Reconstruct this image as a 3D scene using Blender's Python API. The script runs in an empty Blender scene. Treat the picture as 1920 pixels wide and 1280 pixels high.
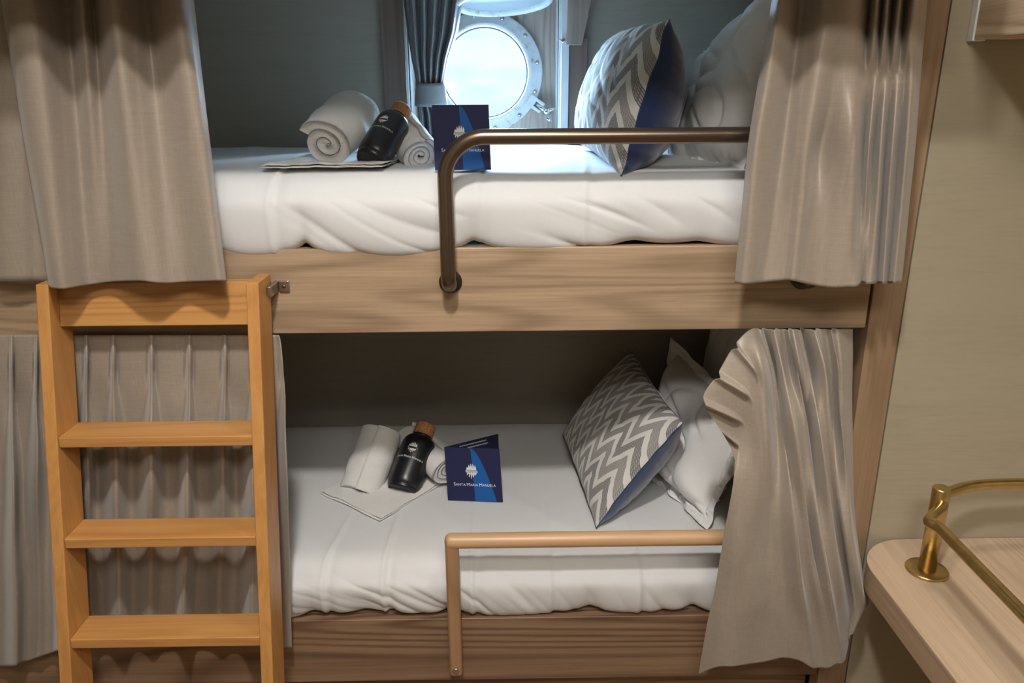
import bpy, math, random
from math import sin, cos, pi, radians, sqrt, floor, tan
from mathutils import Vector, noise, Matrix
random.seed(7)
S = bpy.context.scene
COL = S.collection
V = Vector

# ------------------------------------------------------------------ camera
F = 1440.0; TH = radians(18); PSI = radians(0.6); ROLL = radians(0.4)
CP = V((0, -1.5, 1.6))
fw = V((sin(PSI)*cos(TH), cos(PSI)*cos(TH), -sin(TH)))
r0 = V((cos(PSI), -sin(PSI), 0)); u0 = r0.cross(fw)
rt = cos(ROLL)*r0 - sin(ROLL)*u0
up = cos(ROLL)*u0 + sin(ROLL)*r0
cd = bpy.data.cameras.new('camera'); cam = bpy.data.objects.new('camera', cd); COL.objects.link(cam)
cd.sensor_width = 36; cd.lens = F/1920*36; cd.clip_start = 0.02
M3 = Matrix((rt, up, -fw)).transposed()
cam.matrix_world = Matrix.Translation(CP) @ M3.to_4x4()
S.camera = cam
def ray(px, py): return fw + rt*((px-960)/F) + up*((640-py)/F)
def aY(px, py, Y):
    d = ray(px, py); return CP + d*((Y-CP.y)/d.y)
def aZ(px, py, Z):
    d = ray(px, py); return CP + d*((Z-CP.z)/d.z)

# ------------------------------------------------------------------ node helpers
def mat(name, base=(.5,.5,.5), rough=.5, metal=0, **kw):
    m = bpy.data.materials.new(name); m.use_nodes = True
    b = m.node_tree.nodes['Principled BSDF']
    b.inputs['Base Color'].default_value = (*base, 1); b.inputs['Roughness'].default_value = rough
    b.inputs['Metallic'].default_value = metal
    for k, v in kw.items(): b.inputs[k].default_value = v
    return m
class G:
    def __init__(s, m): s.t = m.node_tree; s.b = s.t.nodes['Principled BSDF']
    def n(s, typ, **kw):
        x = s.t.nodes.new(typ)
        for k, v in kw.items():
            if k in x.inputs: x.inputs[k].default_value = v
            else: setattr(x, k, v)
        return x
    def l(s, a, b): s.t.links.new(a, b)
    def math(s, op, a, b=None, c=None):
        x = s.t.nodes.new('ShaderNodeMath'); x.operation = op
        for i, v in enumerate((a, b, c)):
            if v is None: continue
            if isinstance(v, (int, float)): x.inputs[i].default_value = v
            else: s.l(v, x.inputs[i])
        return x.outputs[0]
    def co(s, scale=(1,1,1), kind='Object'):
        tc = s.n('ShaderNodeTexCoord'); mp = s.n('ShaderNodeMapping'); mp.inputs['Scale'].default_value = scale
        s.l(tc.outputs[kind], mp.inputs['Vector']); return mp.outputs[0]
    def noise(s, vec, scale, detail=4, rough=.5, dist=0):
        x = s.n('ShaderNodeTexNoise'); x.inputs['Scale'].default_value = scale; x.inputs['Detail'].default_value = detail
        x.inputs['Roughness'].default_value = rough; x.inputs['Distortion'].default_value = dist
        s.l(vec, x.inputs['Vector']); return x.outputs['Fac']
    def ramp(s, fac, stops, interp='LINEAR'):
        x = s.n('ShaderNodeValToRGB'); cr = x.color_ramp; cr.interpolation = interp
        while len(cr.elements) < len(stops): cr.elements.new(.5)
        for e, (p, c) in zip(cr.elements, stops): e.position = p; e.color = (*c, 1) if len(c) == 3 else c
        s.l(fac, x.inputs[0]); return x.outputs[0]
    def mix(s, f, a, b, mode='MIX'):
        x = s.n('ShaderNodeMix'); x.data_type = 'RGBA'; x.blend_type = mode
        for i, v in ((0, f), (6, a), (7, b)):
            if isinstance(v, (int, float)): x.inputs[i].default_value = v
            elif isinstance(v, tuple): x.inputs[i].default_value = (*v, 1)
            else: s.l(v, x.inputs[i])
        return x.outputs[2]
    def bump(s, h, strength=.3, dist=.002, prev=None):
        x = s.n('ShaderNodeBump'); x.inputs['Strength'].default_value = strength; x.inputs['Distance'].default_value = dist
        s.l(h, x.inputs['Height'])
        if prev: s.l(prev, x.inputs['Normal'])
        s.l(x.outputs[0], s.b.inputs['Normal']); return x.outputs[0]

def wood(name, dark, light, grain='X', rough=.45, scale=1.0, contrast=1.0, rings=.5, seed=0.0):
    m = mat(name, light, rough); g = G(m)
    a = {'X': (.10, 1, 1), 'Y': (1, .10, 1), 'Z': (1, 1, .10)}[grain]
    tc = g.n('ShaderNodeTexCoord'); mp = g.n('ShaderNodeMapping')
    mp.inputs['Scale'].default_value = tuple(k*scale for k in a); mp.inputs['Location'].default_value = (seed, seed*.7, seed*.37)
    g.l(tc.outputs['Object'], mp.inputs['Vector']); co = mp.outputs[0]
    big = g.noise(co, 4, 2, .35, .35)
    ring = g.math('SINE', g.math('MULTIPLY', big, 150))
    ring = g.math('POWER', g.math('ADD', g.math('MULTIPLY', ring, .5), .5), 2.5)
    ring = g.math('MULTIPLY', ring, g.math('MULTIPLY', g.math('ADD', g.noise(co, 2.0, 1, .4), -.08), 1.75))
    a2 = tuple(k*(.25 if k < 1 else 1) for k in a)
    mp2 = g.n('ShaderNodeMapping'); mp2.inputs['Scale'].default_value = tuple(k*scale for k in a2)
    g.l(tc.outputs['Object'], mp2.inputs['Vector'])
    fine = g.noise(mp2.outputs[0], 160, 5, .65)
    mid = g.noise(mp2.outputs[0], 28, 3, .5)
    f = g.math('ADD', g.math('MULTIPLY', ring, rings*.95), g.math('MULTIPLY', mid, .62))
    f = g.math('ADD', f, g.math('MULTIPLY', g.math('SUBTRACT', fine, .5), .8))
    mid_c = tuple((p+q)/2 for p, q in zip(dark, light))
    c = g.ramp(f, [(.5-.32/contrast, light), (.5, mid_c), (.5+.42/contrast, dark)])
    g.l(c, g.b.inputs['Base Color']); g.bump(fine, .12, .0006)
    return m

def cloth(name, col, rough=.7, weave=1400, wstr=.25, sheen=.3, var=.08, spec=.3, ax=(1,1,1)):
    m = mat(name, col, rough); g = G(m)
    g.b.inputs['Sheen Weight'].default_value = sheen; g.b.inputs['Specular IOR Level'].default_value = spec
    n1 = g.noise(g.co((1, 1, .06)), 420, 3, .7)
    n2 = g.noise(g.co((.06, .06, 1)), 420, 3, .7)
    n3 = g.noise(g.co(), 6, 3, .5)
    s = g.math('ADD', n1, n2)
    dk = tuple(k*(1-var*2) for k in col); lt = tuple(min(1, k*(1+var)) for k in col)
    f = g.math('ADD', g.math('MULTIPLY', s, .42), g.math('MULTIPLY', n3, .15))
    c = g.ramp(f, [(.3, dk), (.7, lt)]); g.l(c, g.b.inputs['Base Color'])
    g.bump(s, wstr, .0006)
    return m

OAK_D, OAK_L = (.20, .128, .075), (.46, .33, .215)
M = {}
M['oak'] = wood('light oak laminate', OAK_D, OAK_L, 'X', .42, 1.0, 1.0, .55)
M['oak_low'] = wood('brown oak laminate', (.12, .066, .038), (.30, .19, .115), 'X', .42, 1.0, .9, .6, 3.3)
M['oak_post'] = wood('oak post', (.20, .125, .068), (.36, .24, .15), 'Z', .45, 1.2, .8, .3, 1.1)
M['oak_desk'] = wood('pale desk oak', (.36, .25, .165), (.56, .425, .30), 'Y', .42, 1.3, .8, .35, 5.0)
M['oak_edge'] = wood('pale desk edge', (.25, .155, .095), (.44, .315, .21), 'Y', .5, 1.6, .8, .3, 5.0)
M['oak_cab'] = wood('cabinet oak', (.48, .34, .21), (.78, .62, .44), 'Y', .5, 1.1, 1.2, .7, 8.0)
M['honey'] = wood('honey ladder wood X', (.38, .165, .045), (.56, .285, .092), 'X', .4, 1.5, .8, .45, 2.0)
M['honeyZ'] = wood('honey ladder wood Z', (.38, .165, .045), (.56, .28, .085), 'Z', .4, 1.5, .75, .35, 4.0)
M['beech'] = wood('rail beech', (.44, .26, .135), (.62, .40, .22), 'X', .38, 1.4, .7, .25, 6.0)
M['beechZ'] = wood('rail beech upright', (.27, .145, .07), (.42, .25, .135), 'Z', .38, 1.4, .8, .35, 6.0)
M['grey_wood'] = wood('window surround wood', (.20, .15, .12), (.42, .34, .29), 'Z', .5, 1.2, .8, .4, 9.0)
M['dark_trim'] = wood('dark window trim', (.11, .075, .062), (.22, .16, .13), 'Z', .5, 1.2, .8, .5, 2.7)
def laminate(name, col, grain):
    m = mat(name, col, .42); g = G(m)
    n1 = g.noise(g.co(grain), 120, 5, .7); n2 = g.noise(g.co(grain), 14, 3, .6, .6)
    f = g.math('ADD', g.math('MULTIPLY', n1, .6), g.math('MULTIPLY', n2, .4))
    c = g.ramp(f, [(.3, tuple(k*.89 for k in col)), (.5, col), (.72, tuple(k*1.05 for k in col))])
    g.l(c, g.b.inputs['Base Color']); g.bump(n1, .15, .0006); return m
M['wall'] = laminate('cream wall laminate', (.385, .34, .245), (.10, 1, 1))
M['wall_back'] = laminate('daylight-cooled bunk laminate', (.33, .30, .25), (.08, 1, 1))  # cream laminate made greyer, the bluish bunk light put into its colour
M['ceil'] = mat('cream ceiling', (.62, .58, .50), .6)
M['floor'] = wood('floor boards', (.16, .10, .06), (.30, .20, .13), 'X', .5)
M['sheet'] = cloth('white cotton sheet', (.70, .705, .71), .75, wstr=.05, sheen=.15, var=.015)
M['pillow'] = cloth('white pillow cotton', (.78, .78, .78), .75, wstr=.05, sheen=.15, var=.015)
M['curtain'] = cloth('taupe satin curtain', (.33, .275, .222), .42, wstr=.30, sheen=.25, var=.10, spec=.6)
M['curtain_w'] = cloth('grey window curtain', (.20, .195, .20), .55, wstr=.3, sheen=.3, var=.06, spec=.5)
M['velvet'] = cloth('navy velvet', (.011, .032, .13), .75, wstr=.2, sheen=.7, var=.15)
def terry():
    m = mat('white terry towelling', (.80, .79, .77), .95); g = G(m); g.b.inputs['Sheen Weight'].default_value = .4
    n = g.noise(g.co(), 520, 2, .6); n2 = g.noise(g.co(), 120, 3, .6)
    g.bump(g.math('ADD', n, g.math('MULTIPLY', n2, .7)), .9, .0025)
    return m
M['terry'] = terry()
M['bronze'] = mat('bronze metal tube', (.17, .125, .092), .28, .9)
M['bronze_d'] = mat('dark bronze flange', (.07, .05, .04), .35, .8)
M['brass'] = mat('brushed brass', (.72, .48, .15), .27, 1)
g = G(M['brass']); nz = g.noise(g.co((1, 1, 1)), 30, 3, .6)
g.l(g.ramp(nz, [(.3, (.52, .37, .14)), (.7, (.70, .53, .25))]), g.b.inputs['Base Color'])
M['steel'] = mat('satin steel', (.50, .46, .42), .3, 1)
M['bottle'] = mat('matte black bottle', (.012, .012, .014), .33, 0)
M['cork'] = mat('cork cap', (.52, .24, .09), .85)
g = G(M['cork']); nz = g.noise(g.co(), 260, 4, .7)
g.l(g.ramp(nz, [(.35, (.25, .10, .04)), (.55, (.55, .27, .11)), (.8, (.64, .36, .17))]), g.b.inputs['Base Color'])
M['navy'] = mat('navy printed card', (.018, .022, .075), .6, 0, **{'Specular IOR Level': .2})
M['navy2'] = mat('dark inner card', (.010, .013, .04), .6, 0, **{'Specular IOR Level': .2})
M['blue'] = mat('blue printed shape', (.012, .10, .34), .6, 0, **{'Specular IOR Level': .2})
M['print'] = mat('white print', (.78, .78, .80), .6)
M['paper'] = mat('paper edge', (.7, .7, .72), .6)
def painted():
    m = mat('weathered white painted metal', (.72, .75, .76), .4); g = G(m)
    n = g.noise(g.co(), 38, 5, .7)
    g.l(g.ramp(n, [(.30, (.38, .33, .28)), (.42, (.72, .75, .77)), (.8, (.84, .87, .88))]), g.b.inputs['Base Color'])
    g.bump(n, .5, .002); return m
M['painted'] = painted()
M['white_paint'] = mat('white painted jamb', (.78, .82, .84), .4)
M['chrome'] = mat('polished metal latch', (.8, .8, .8), .12, 1)
M['rubber'] = mat('dark gasket', (.05, .07, .09), .5)
def glassm(name, tint, gl=.1, rough=0.0):
    m = bpy.data.materials.new(name); m.use_nodes = True; t = m.node_tree; t.nodes.clear()
    o = t.nodes.new('ShaderNodeOutputMaterial'); mx = t.nodes.new('ShaderNodeMixShader'); tr = t.nodes.new('ShaderNodeBsdfTransparent')
    gs = t.nodes.new('ShaderNodeBsdfGlossy'); tr.inputs[0].default_value = (*tint, 1); gs.inputs['Roughness'].default_value = rough
    mx.inputs[0].default_value = gl; t.links.new(tr.outputs[0], mx.inputs[1]); t.links.new(gs.outputs[0], mx.inputs[2]); t.links.new(mx.outputs[0], o.inputs[0]); return m
M['glass'] = glassm('porthole glass', (.93, .98, 1), .06)
M['frost'] = mat('pale glass of raised port', (.72, .86, .92), .15, 0, **{'Coat Weight': .5})

def chevron():
    m = mat('chevron woven fabric', (.6, .6, .6), .8); g = G(m); g.b.inputs['Sheen Weight'].default_value = .2
    uv = g.n('ShaderNodeUVMap'); sp = g.n('ShaderNodeSeparateXYZ'); g.l(uv.outputs[0], sp.inputs[0])
    u, v = sp.outputs[0], sp.outputs[1]
    tri = g.math('MULTIPLY', g.math('PINGPONG', g.math('MULTIPLY', u, 7.0), .5), 2.0)
    s = g.math('ADD', g.math('MULTIPLY', v, 2.5), g.math('MULTIPLY', tri, -.50))
    s = g.math('ADD', s, 5.13)
    fr = g.math('FRACT', s)
    base = g.ramp(fr, [(0, (.66, .65, .63)), (.20, (.21, .205, .205)), (.48, (.66, .65, .63)), (.68, (.31, .295, .29))], 'CONSTANT')
    isg = g.ramp(fr, [(0, (0, 0, 0)), (.20, (1, 1, 1)), (.48, (0, 0, 0)), (.68, (.8, .8, .8))], 'CONSTANT')
    ln = g.math('GREATER_THAN', g.math('FRACT', g.math('MULTIPLY', s, 20)), .62)
    dots = g.math('GREATER_THAN', g.math('FRACT', g.math('MULTIPLY', u, 110)), .3)
    k = g.math('MULTIPLY', g.math('MULTIPLY', ln, dots), isg)
    c = g.mix(g.math('MULTIPLY', k, .55), base, (.62, .61, .59))
    c2 = g.mix(g.math('MULTIPLY', g.math('MULTIPLY', g.math('SUBTRACT', 1, ln), isg), .28), c, (.08, .08, .085))
    g.l(c2, g.b.inputs['Base Color'])
    w = g.noise(g.co(), 600, 2, .6); g.bump(g.math('ADD', w, g.math('MULTIPLY', k, .5)), .3, .001)
    return m
M['chevron'] = chevron()

# ------------------------------------------------------------------ object helpers
WL = {}
def tag(o, label=None, cat=None, group=None, kind=None):
    if label: o['label'] = label
    if cat: o['category'] = cat
    if group: o['group'] = group
    if kind: o['kind'] = kind
    return o
def thing(name, loc, label, cat, group=None):
    o = bpy.data.objects.new(name, None); COL.objects.link(o); o.location = loc; o.empty_display_size = .05
    WL[o] = V(loc); return tag(o, label, cat, group)
def obj(name, geo, m, parent=None, smooth=False, uv=None, mats=None):
    vs, fs = geo[0], geo[1]
    if parent is None:
        xs = [v[0] for v in vs]; ys = [v[1] for v in vs]; zs = [v[2] for v in vs]
        org = V(((min(xs)+max(xs))/2, (min(ys)+max(ys))/2, min(zs)))
    else: org = WL[parent]
    me = bpy.data.meshes.new(name)
    me.from_pydata([tuple(V(v)-org) for v in vs], [], fs); me.update()
    if uv:
        l = me.uv_layers.new(name='UVMap')
        for lp in me.loops: l.data[lp.index].uv = uv[lp.vertex_index]
    me.materials.append(m)
    for p in me.polygons: p.use_smooth = smooth
    o = bpy.data.objects.new(name, me); COL.objects.link(o)
    if parent is None: o.location = org
    else: o.parent = parent
    WL[o] = org
    return o
def bevel(o, w=.002, seg=2):
    b = o.modifiers.new('bevel', 'BEVEL'); b.width = w; b.segments = seg; b.limit_method = 'ANGLE'; b.harden_normals = False
    for p in o.data.polygons: p.use_smooth = True
    o.modifiers.new('wn', 'WEIGHTED_NORMAL').keep_sharp = False
    return o
def join(*gs):
    vs, fs = [], []
    for g_ in gs:
        k = len(vs); vs += list(g_[0]); fs += [tuple(i+k for i in f) for f in g_[1]]
    return vs, fs
def box(x0, x1, y0, y1, z0, z1):
    vs = [V((x, y, z)) for x in (x0, x1) for y in (y0, y1) for z in (z0, z1)]
    return vs, [(0,1,3,2), (4,6,7,5), (0,4,5,1), (2,3,7,6), (0,2,6,4), (1,5,7,3)]
def hexa(p):  # 8 pts: bottom 4 ccw, top 4 ccw
    return [V(q) for q in p], [(3,2,1,0), (4,5,6,7), (0,1,5,4), (1,2,6,5), (2,3,7,6), (3,0,4,7)]
def prism(poly, z0, z1):
    n = len(poly); vs = [V((x, y, z0)) for x, y in poly]+[V((x, y, z1)) for x, y in poly]
    return vs, [tuple(range(n))[::-1], tuple(range(n, 2*n))]+[(i, (i+1) % n, (i+1) % n+n, i+n) for i in range(n)]
def catmull(P, t):
    n = len(P)-1; x = min(max(t, 0), 1)*n; i = min(int(x), n-1); f = x-i
    p1, p2 = P[i], P[i+1]; p0 = P[i-1] if i > 0 else p1*2-p2; p3 = P[i+2] if i+2 <= n else p2*2-p1
    return .5*((2*p1)+(p2-p0)*f+(2*p0-5*p1+4*p2-p3)*f*f+(3*p1-p0-3*p2+p3)*f*f*f)
def tube(path, rad, seg=20, closed=False, cap=True):
    vs, fs = [], []; n = len(path); path = [V(p) for p in path]
    T = [(path[min(i+1, n-1)]-path[max(i-1, 0)]).normalized() for i in range(n)]
    a = T[0].orthogonal().normalized(); 
    for i in range(n):
        a = (a-T[i]*a.dot(T[i])).normalized(); b = T[i].cross(a)
        r = rad(i/(n-1)) if callable(rad) else rad
        for k in range(seg):
            q = 2*pi*k/seg; vs.append(path[i]+(a*cos(q)+b*sin(q))*r)
    for i in range(n-1):
        for k in range(seg):
            k2 = (k+1) % seg; fs.append((i*seg+k, i*seg+k2, (i+1)*seg+k2, (i+1)*seg+k))
    if cap: fs += [tuple(range(seg))[::-1], tuple(range((n-1)*seg, n*seg))]
    return vs, fs
def arc(p0, c, p1, n=12):  # quadratic-like rounded corner
    p0, c, p1 = V(p0), V(c), V(p1); out = []
    for i in range(n+1):
        t = i/n*pi/2; out.append(c+(p0-c)*(1-sin(t))+(p1-c)*(1-cos(t)))
    return out
def lathe(prof, base, axis, seg=48, caps=True):
    base, ax = V(base), V(axis).normalized(); a = ax.orthogonal().normalized(); b = ax.cross(a)
    vs, fs = [], []
    for h, r in prof:
        for k in range(seg):
            q = 2*pi*k/seg; vs.append(base+ax*h+(a*cos(q)+b*sin(q))*r)
    for i in range(len(prof)-1):
        for k in range(seg):
            k2 = (k+1) % seg; fs.append((i*seg+k, i*seg+k2, (i+1)*seg+k2, (i+1)*seg+k))
    if caps: fs += [tuple(range(seg))[::-1], tuple(range((len(prof)-1)*seg, len(prof)*seg))]
    return vs, fs
def grid(nu, nv, f):
    vs = [f(i/nu, j/nv) for j in range(nv+1) for i in range(nu+1)]
    fs = [(j*(nu+1)+i, j*(nu+1)+i+1, (j+1)*(nu+1)+i+1, (j+1)*(nu+1)+i) for j in range(nv) for i in range(nu)]
    uv = [(i/nu, j/nv) for j in range(nv+1) for i in range(nu+1)]
    return vs, fs, uv
def smoothstep(a, b, x):
    t = min(max((x-a)/(b-a), 0), 1); return t*t*(3-2*t)
def nz(x, y=0, z=0): return noise.noise(V((x, y, z)))
def solid(o, th, off=0):
    s = o.modifiers.new('solid', 'SOLIDIFY'); s.thickness = th; s.offset = off; return o

# ------------------------------------------------------------------ key levels
ZU, ZL, ZD, ZF, ZC = 1.457, .583, .636, -.08, 2.75
BW = .80       # back wall
# ------------------------------------------------------------------ room shell
def struct(name, geo, m, smooth=False):
    o = obj(name, geo, m, smooth=smooth); o['kind'] = 'structure'; return o
struct('floor', box(-1.4, 1.75, -2.7, 1.1, ZF-.06, ZF), M['floor'])
struct('ceiling', box(-1.4, 1.75, -2.7, 1.1, ZC, ZC+.06), M['ceil'])
struct('wall_left', box(-1.46, -1.40, -2.7, 1.1, ZF, ZC), M['wall'])
struct('wall_right', box(1.69, 1.75, -2.7, 0, ZF, ZC), M['wall'])
struct('wall_rear', box(-1.4, 1.69, -2.76, -2.7, ZF, ZC), M['wall'])
struct('wall_front', box(.816, 1.75, .0, .05, ZF, ZC), M['wall'])
struct('wall_bunk_end', box(.78, .8155, .046, BW, ZF, ZC), M['wall_back'])
# back wall with recess opening
RX0, RX1, RZ0 = -.262, .160, 1.40
struct('wall_back', join(box(-1.4, RX0, BW, BW+.03, ZF, ZC), box(RX1, .815, BW, BW+.03, ZF, ZC), box(RX0, RX1, BW, BW+.03, ZF, RZ0)), M['wall_back'])
YR = .935
pc = aY(909, 137, YR); PR, PO = .1335, .172
# recess: back panel with a round opening, and its sides
def panel_hole():
    angs = sorted(set([2*pi*k/96 for k in range(96)]+[math.atan2(z-pc.z, x-pc.x) % (2*pi) for x in (RX0, RX1) for z in (RZ0, ZC)]))
    vs, fs = [], []
    for q in angs:
        dx, dz = cos(q), sin(q)
        t = min([(RX1-pc.x)/dx if dx > 1e-9 else 9, (RX0-pc.x)/dx if dx < -1e-9 else 9, (ZC-pc.z)/dz if dz > 1e-9 else 9, (RZ0-pc.z)/dz if dz < -1e-9 else 9])
        vs += [V((pc.x+dx*(PR+.004), YR, pc.z+dz*(PR+.004))), V((pc.x+dx*t, YR, pc.z+dz*t)), V((pc.x+dx*(PR+.004), YR+.06, pc.z+dz*(PR+.004))), V((pc.x+dx*t, YR+.06, pc.z+dz*t))]
    n = len(angs)
    for i in range(n):
        a, b = 4*i, 4*((i+1) % n); fs += [(a, a+1, b+1, b), (a+2, b+2, b+3, a+3), (a, b, b+2, a+2), (a+1, a+3, b+3, b+1)]
    return vs, fs
struct('wall_porthole', panel_hole(), M['grey_wood'])
struct('trim_1', join(box(RX0-.006, RX0, BW-.004, YR, RZ0, ZC), ), M['white_paint'])
struct('trim_2', join(box(RX1, RX1+.006, BW-.004, YR, RZ0, ZC)), M['white_paint'])
struct('trim_3', box(RX0, RX1, BW, YR, RZ0-.006, RZ0), M['white_paint'])
struct('trim_4', box(RX0-.068, RX0-.0061, BW-.018, BW, RZ0, ZC), M['dark_trim'])
bevel(struct('trim_5', box(RX1+.0295, RX1+.080, BW-.022, BW, RZ0, 1.742), M['dark_trim']), .002)
bevel(struct('trim_6', box(RX1+.0062, RX1+.0285, BW-.026, BW, RZ0, ZC), M['white_paint']), .002)
# raking boxed timber above the right trim
a, b, c, d = [aY(x, y, BW-.03) for x, y in ((1067, -60), (1122, -60), (1092, 84), (1062, 84))]
tk = V((0, .03, 0))
bevel(struct('trim_7', hexa([d, c, c+tk, d+tk, a, b, b+tk, a+tk]), M['grey_wood']), .002)

bevel(struct('unseen_pelmet', box(-1.4, .735, -.262, -.235, 1.748, ZC), M['oak']), .002)  # unseen pelmet above the view, placed and cut to shade the upper bunk
struct('bunk_bounce_ceiling', box(-1.4, .815, -.234, 1.1, 2.08, 2.11), M['ceil'])  # unseen low ceiling, added to bounce daylight onto the bunk walls
# porthole window
w = thing('window_1', (pc.x, YR, pc.z), None, None); w['kind'] = 'structure'
ax = V((0, -1, 0))
obj('window_frame', lathe([(0, PO), (.012, PO), (.016, PO-.004), (.016, PR+.010), (.022, PR+.006), (.022, PR-.001), (.018, PR-.004), (-.05, PR-.004), (-.05, PR+.003), (0, PR+.003), (0, PO)], (pc.x, YR-.001, pc.z), ax, 96, False), M['painted'], w, True)
obj('gasket', lathe([(-.012, PR-.004), (-.012, PR-.009), (-.020, PR-.009), (-.020, PR-.004)], (pc.x, YR, pc.z), ax, 96, False), M['rubber'], w, True)
obj('glass', lathe([(-.030, PR-.004), (-.034, PR-.004)], (pc.x, YR, pc.z), ax, 96), M['glass'], w)
for k in range(12):
    q = 2*pi*(k+.35)/12; r = PO-.013
    obj('bolt', lathe([(0, .006), (.003, .006), (.005, .004), (.0055, .0015)], (pc.x+r*cos(q), YR-.016, pc.z+r*sin(q)), ax, 14), M['steel'], w, True)
# clamp lug and swing bolt of the porthole, right bottom
lg = aY(1010, 203, YR-.03)
p1, p2 = aY(1000, 192, YR-.02), aY(1042, 222, YR-.06)
dv = (p2-p1).normalized(); sd = dv.cross(V((0, 1, 0))).normalized()
def bar(a, b, w1, h1):
    a, b = V(a), V(b); d_ = (b-a).normalized(); s_ = d_.cross(V((0, 1, 0))).normalized()*w1; n_ = V((0, h1, 0))
    return hexa([a-s_-n_, a+s_-n_, a+s_+n_, a-s_+n_, b-s_-n_, b+s_-n_, b+s_+n_, b-s_+n_])
lug = bevel(obj('clamp_lug', join(bar(p1-sd*.012, p1-sd*.012+dv*.035, .005, .012), bar(p1+sd*.012, p1+sd*.012+dv*.035, .005, .012), bar(p1-dv*.02, p1+dv*.006, .018, .012)), M['painted'], w), .003, 3)
sb = obj('swing_bolt', tube([p1+dv*.008, p1+dv*.05], .007, 14), M['chrome'], w, True)
obj('wing_nut', join(tube([p1+dv*.048, p1+dv*.062], .012, 16), tube([p1+dv*.056, p1+dv*.064+sd*.018, p1+dv*.078+sd*.034, aY(1046, 262, YR-.06)], .005, 10),
    tube([p1+dv*.056, p1+dv*.066-sd*.014, p1+dv*.082-sd*.016], .0055, 10)), M['chrome'], w, True)

# raised round deadlight above the porthole
dc = aY(944, 0, BW-.03)
t = thing('porthole_cover', dc, 'round pale blue metal-rimmed port cover swung up above the porthole', 'porthole cover')
dax = V((.06, -.13, -1)).normalized(); DR = .134
obj('rim', lathe([(-.012, DR), (.010, DR), (.014, DR-.004), (.014, DR-.012), (.006, DR-.016), (-.012, DR-.016), (-.012, DR)], dc, dax, 96, False), M['painted'], t, True)
obj('disc', lathe([(-.004, .001), (-.004, DR-.014), (.001, DR-.014), (.001, .001)], dc, dax, 96), M['frost'], t, True)
obj('hinge', join(tube([dc+V((0, .09, .02)), V((dc.x, YR-.004, dc.z+.02))], .012, 12)), M['painted'], t, True)
# small latch on the recess jamb
lp = aY(1056, 76, BW-.028)
t = thing('jamb_hook', lp, 'tiny bright metal hook on the pale jamb right of the porthole', 'hook')
obj('hook_plate', lathe([(0, .007), (.003, .007), (.004, .005)], lp+V((0, .0015, 0)), (0, -1, 0), 20), M['chrome'], t, True)
obj('hook_pin', tube([lp+V((0, 0, 0)), lp+V((0, -.012, 0)), lp+V((-.008, -.016, -.002)), lp+V((-.012, -.016, .004))], .0028, 10), M['chrome'], t, True)

# ------------------------------------------------------------------ bunk bed carcass
bed = thing('bunk_bed', (0, .4, ZF), 'built-in two-tier bunk with light oak laminate side boards against the back wall', 'bunk bed')
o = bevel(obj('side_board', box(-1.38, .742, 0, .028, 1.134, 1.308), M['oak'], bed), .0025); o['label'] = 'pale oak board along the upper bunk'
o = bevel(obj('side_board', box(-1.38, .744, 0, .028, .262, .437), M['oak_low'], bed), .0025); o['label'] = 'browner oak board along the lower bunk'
obj('board_lip', box(-1.38, .744, .0285, .075, .415, .434), M['oak_desk'], bed)
bevel(obj('post', box(.7475, .814, .0005, .045, ZF, ZC), M['oak_post'], bed), .002)
obj('bunk_base', box(-1.39, .775, .03, BW-.002, 1.15, 1.185), M['wall_back'], bed)
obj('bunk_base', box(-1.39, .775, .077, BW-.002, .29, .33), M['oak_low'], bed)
obj('kick_panel', box(-1.38, .745, .06, .075, ZF, .288), M['oak_low'], bed)

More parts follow.
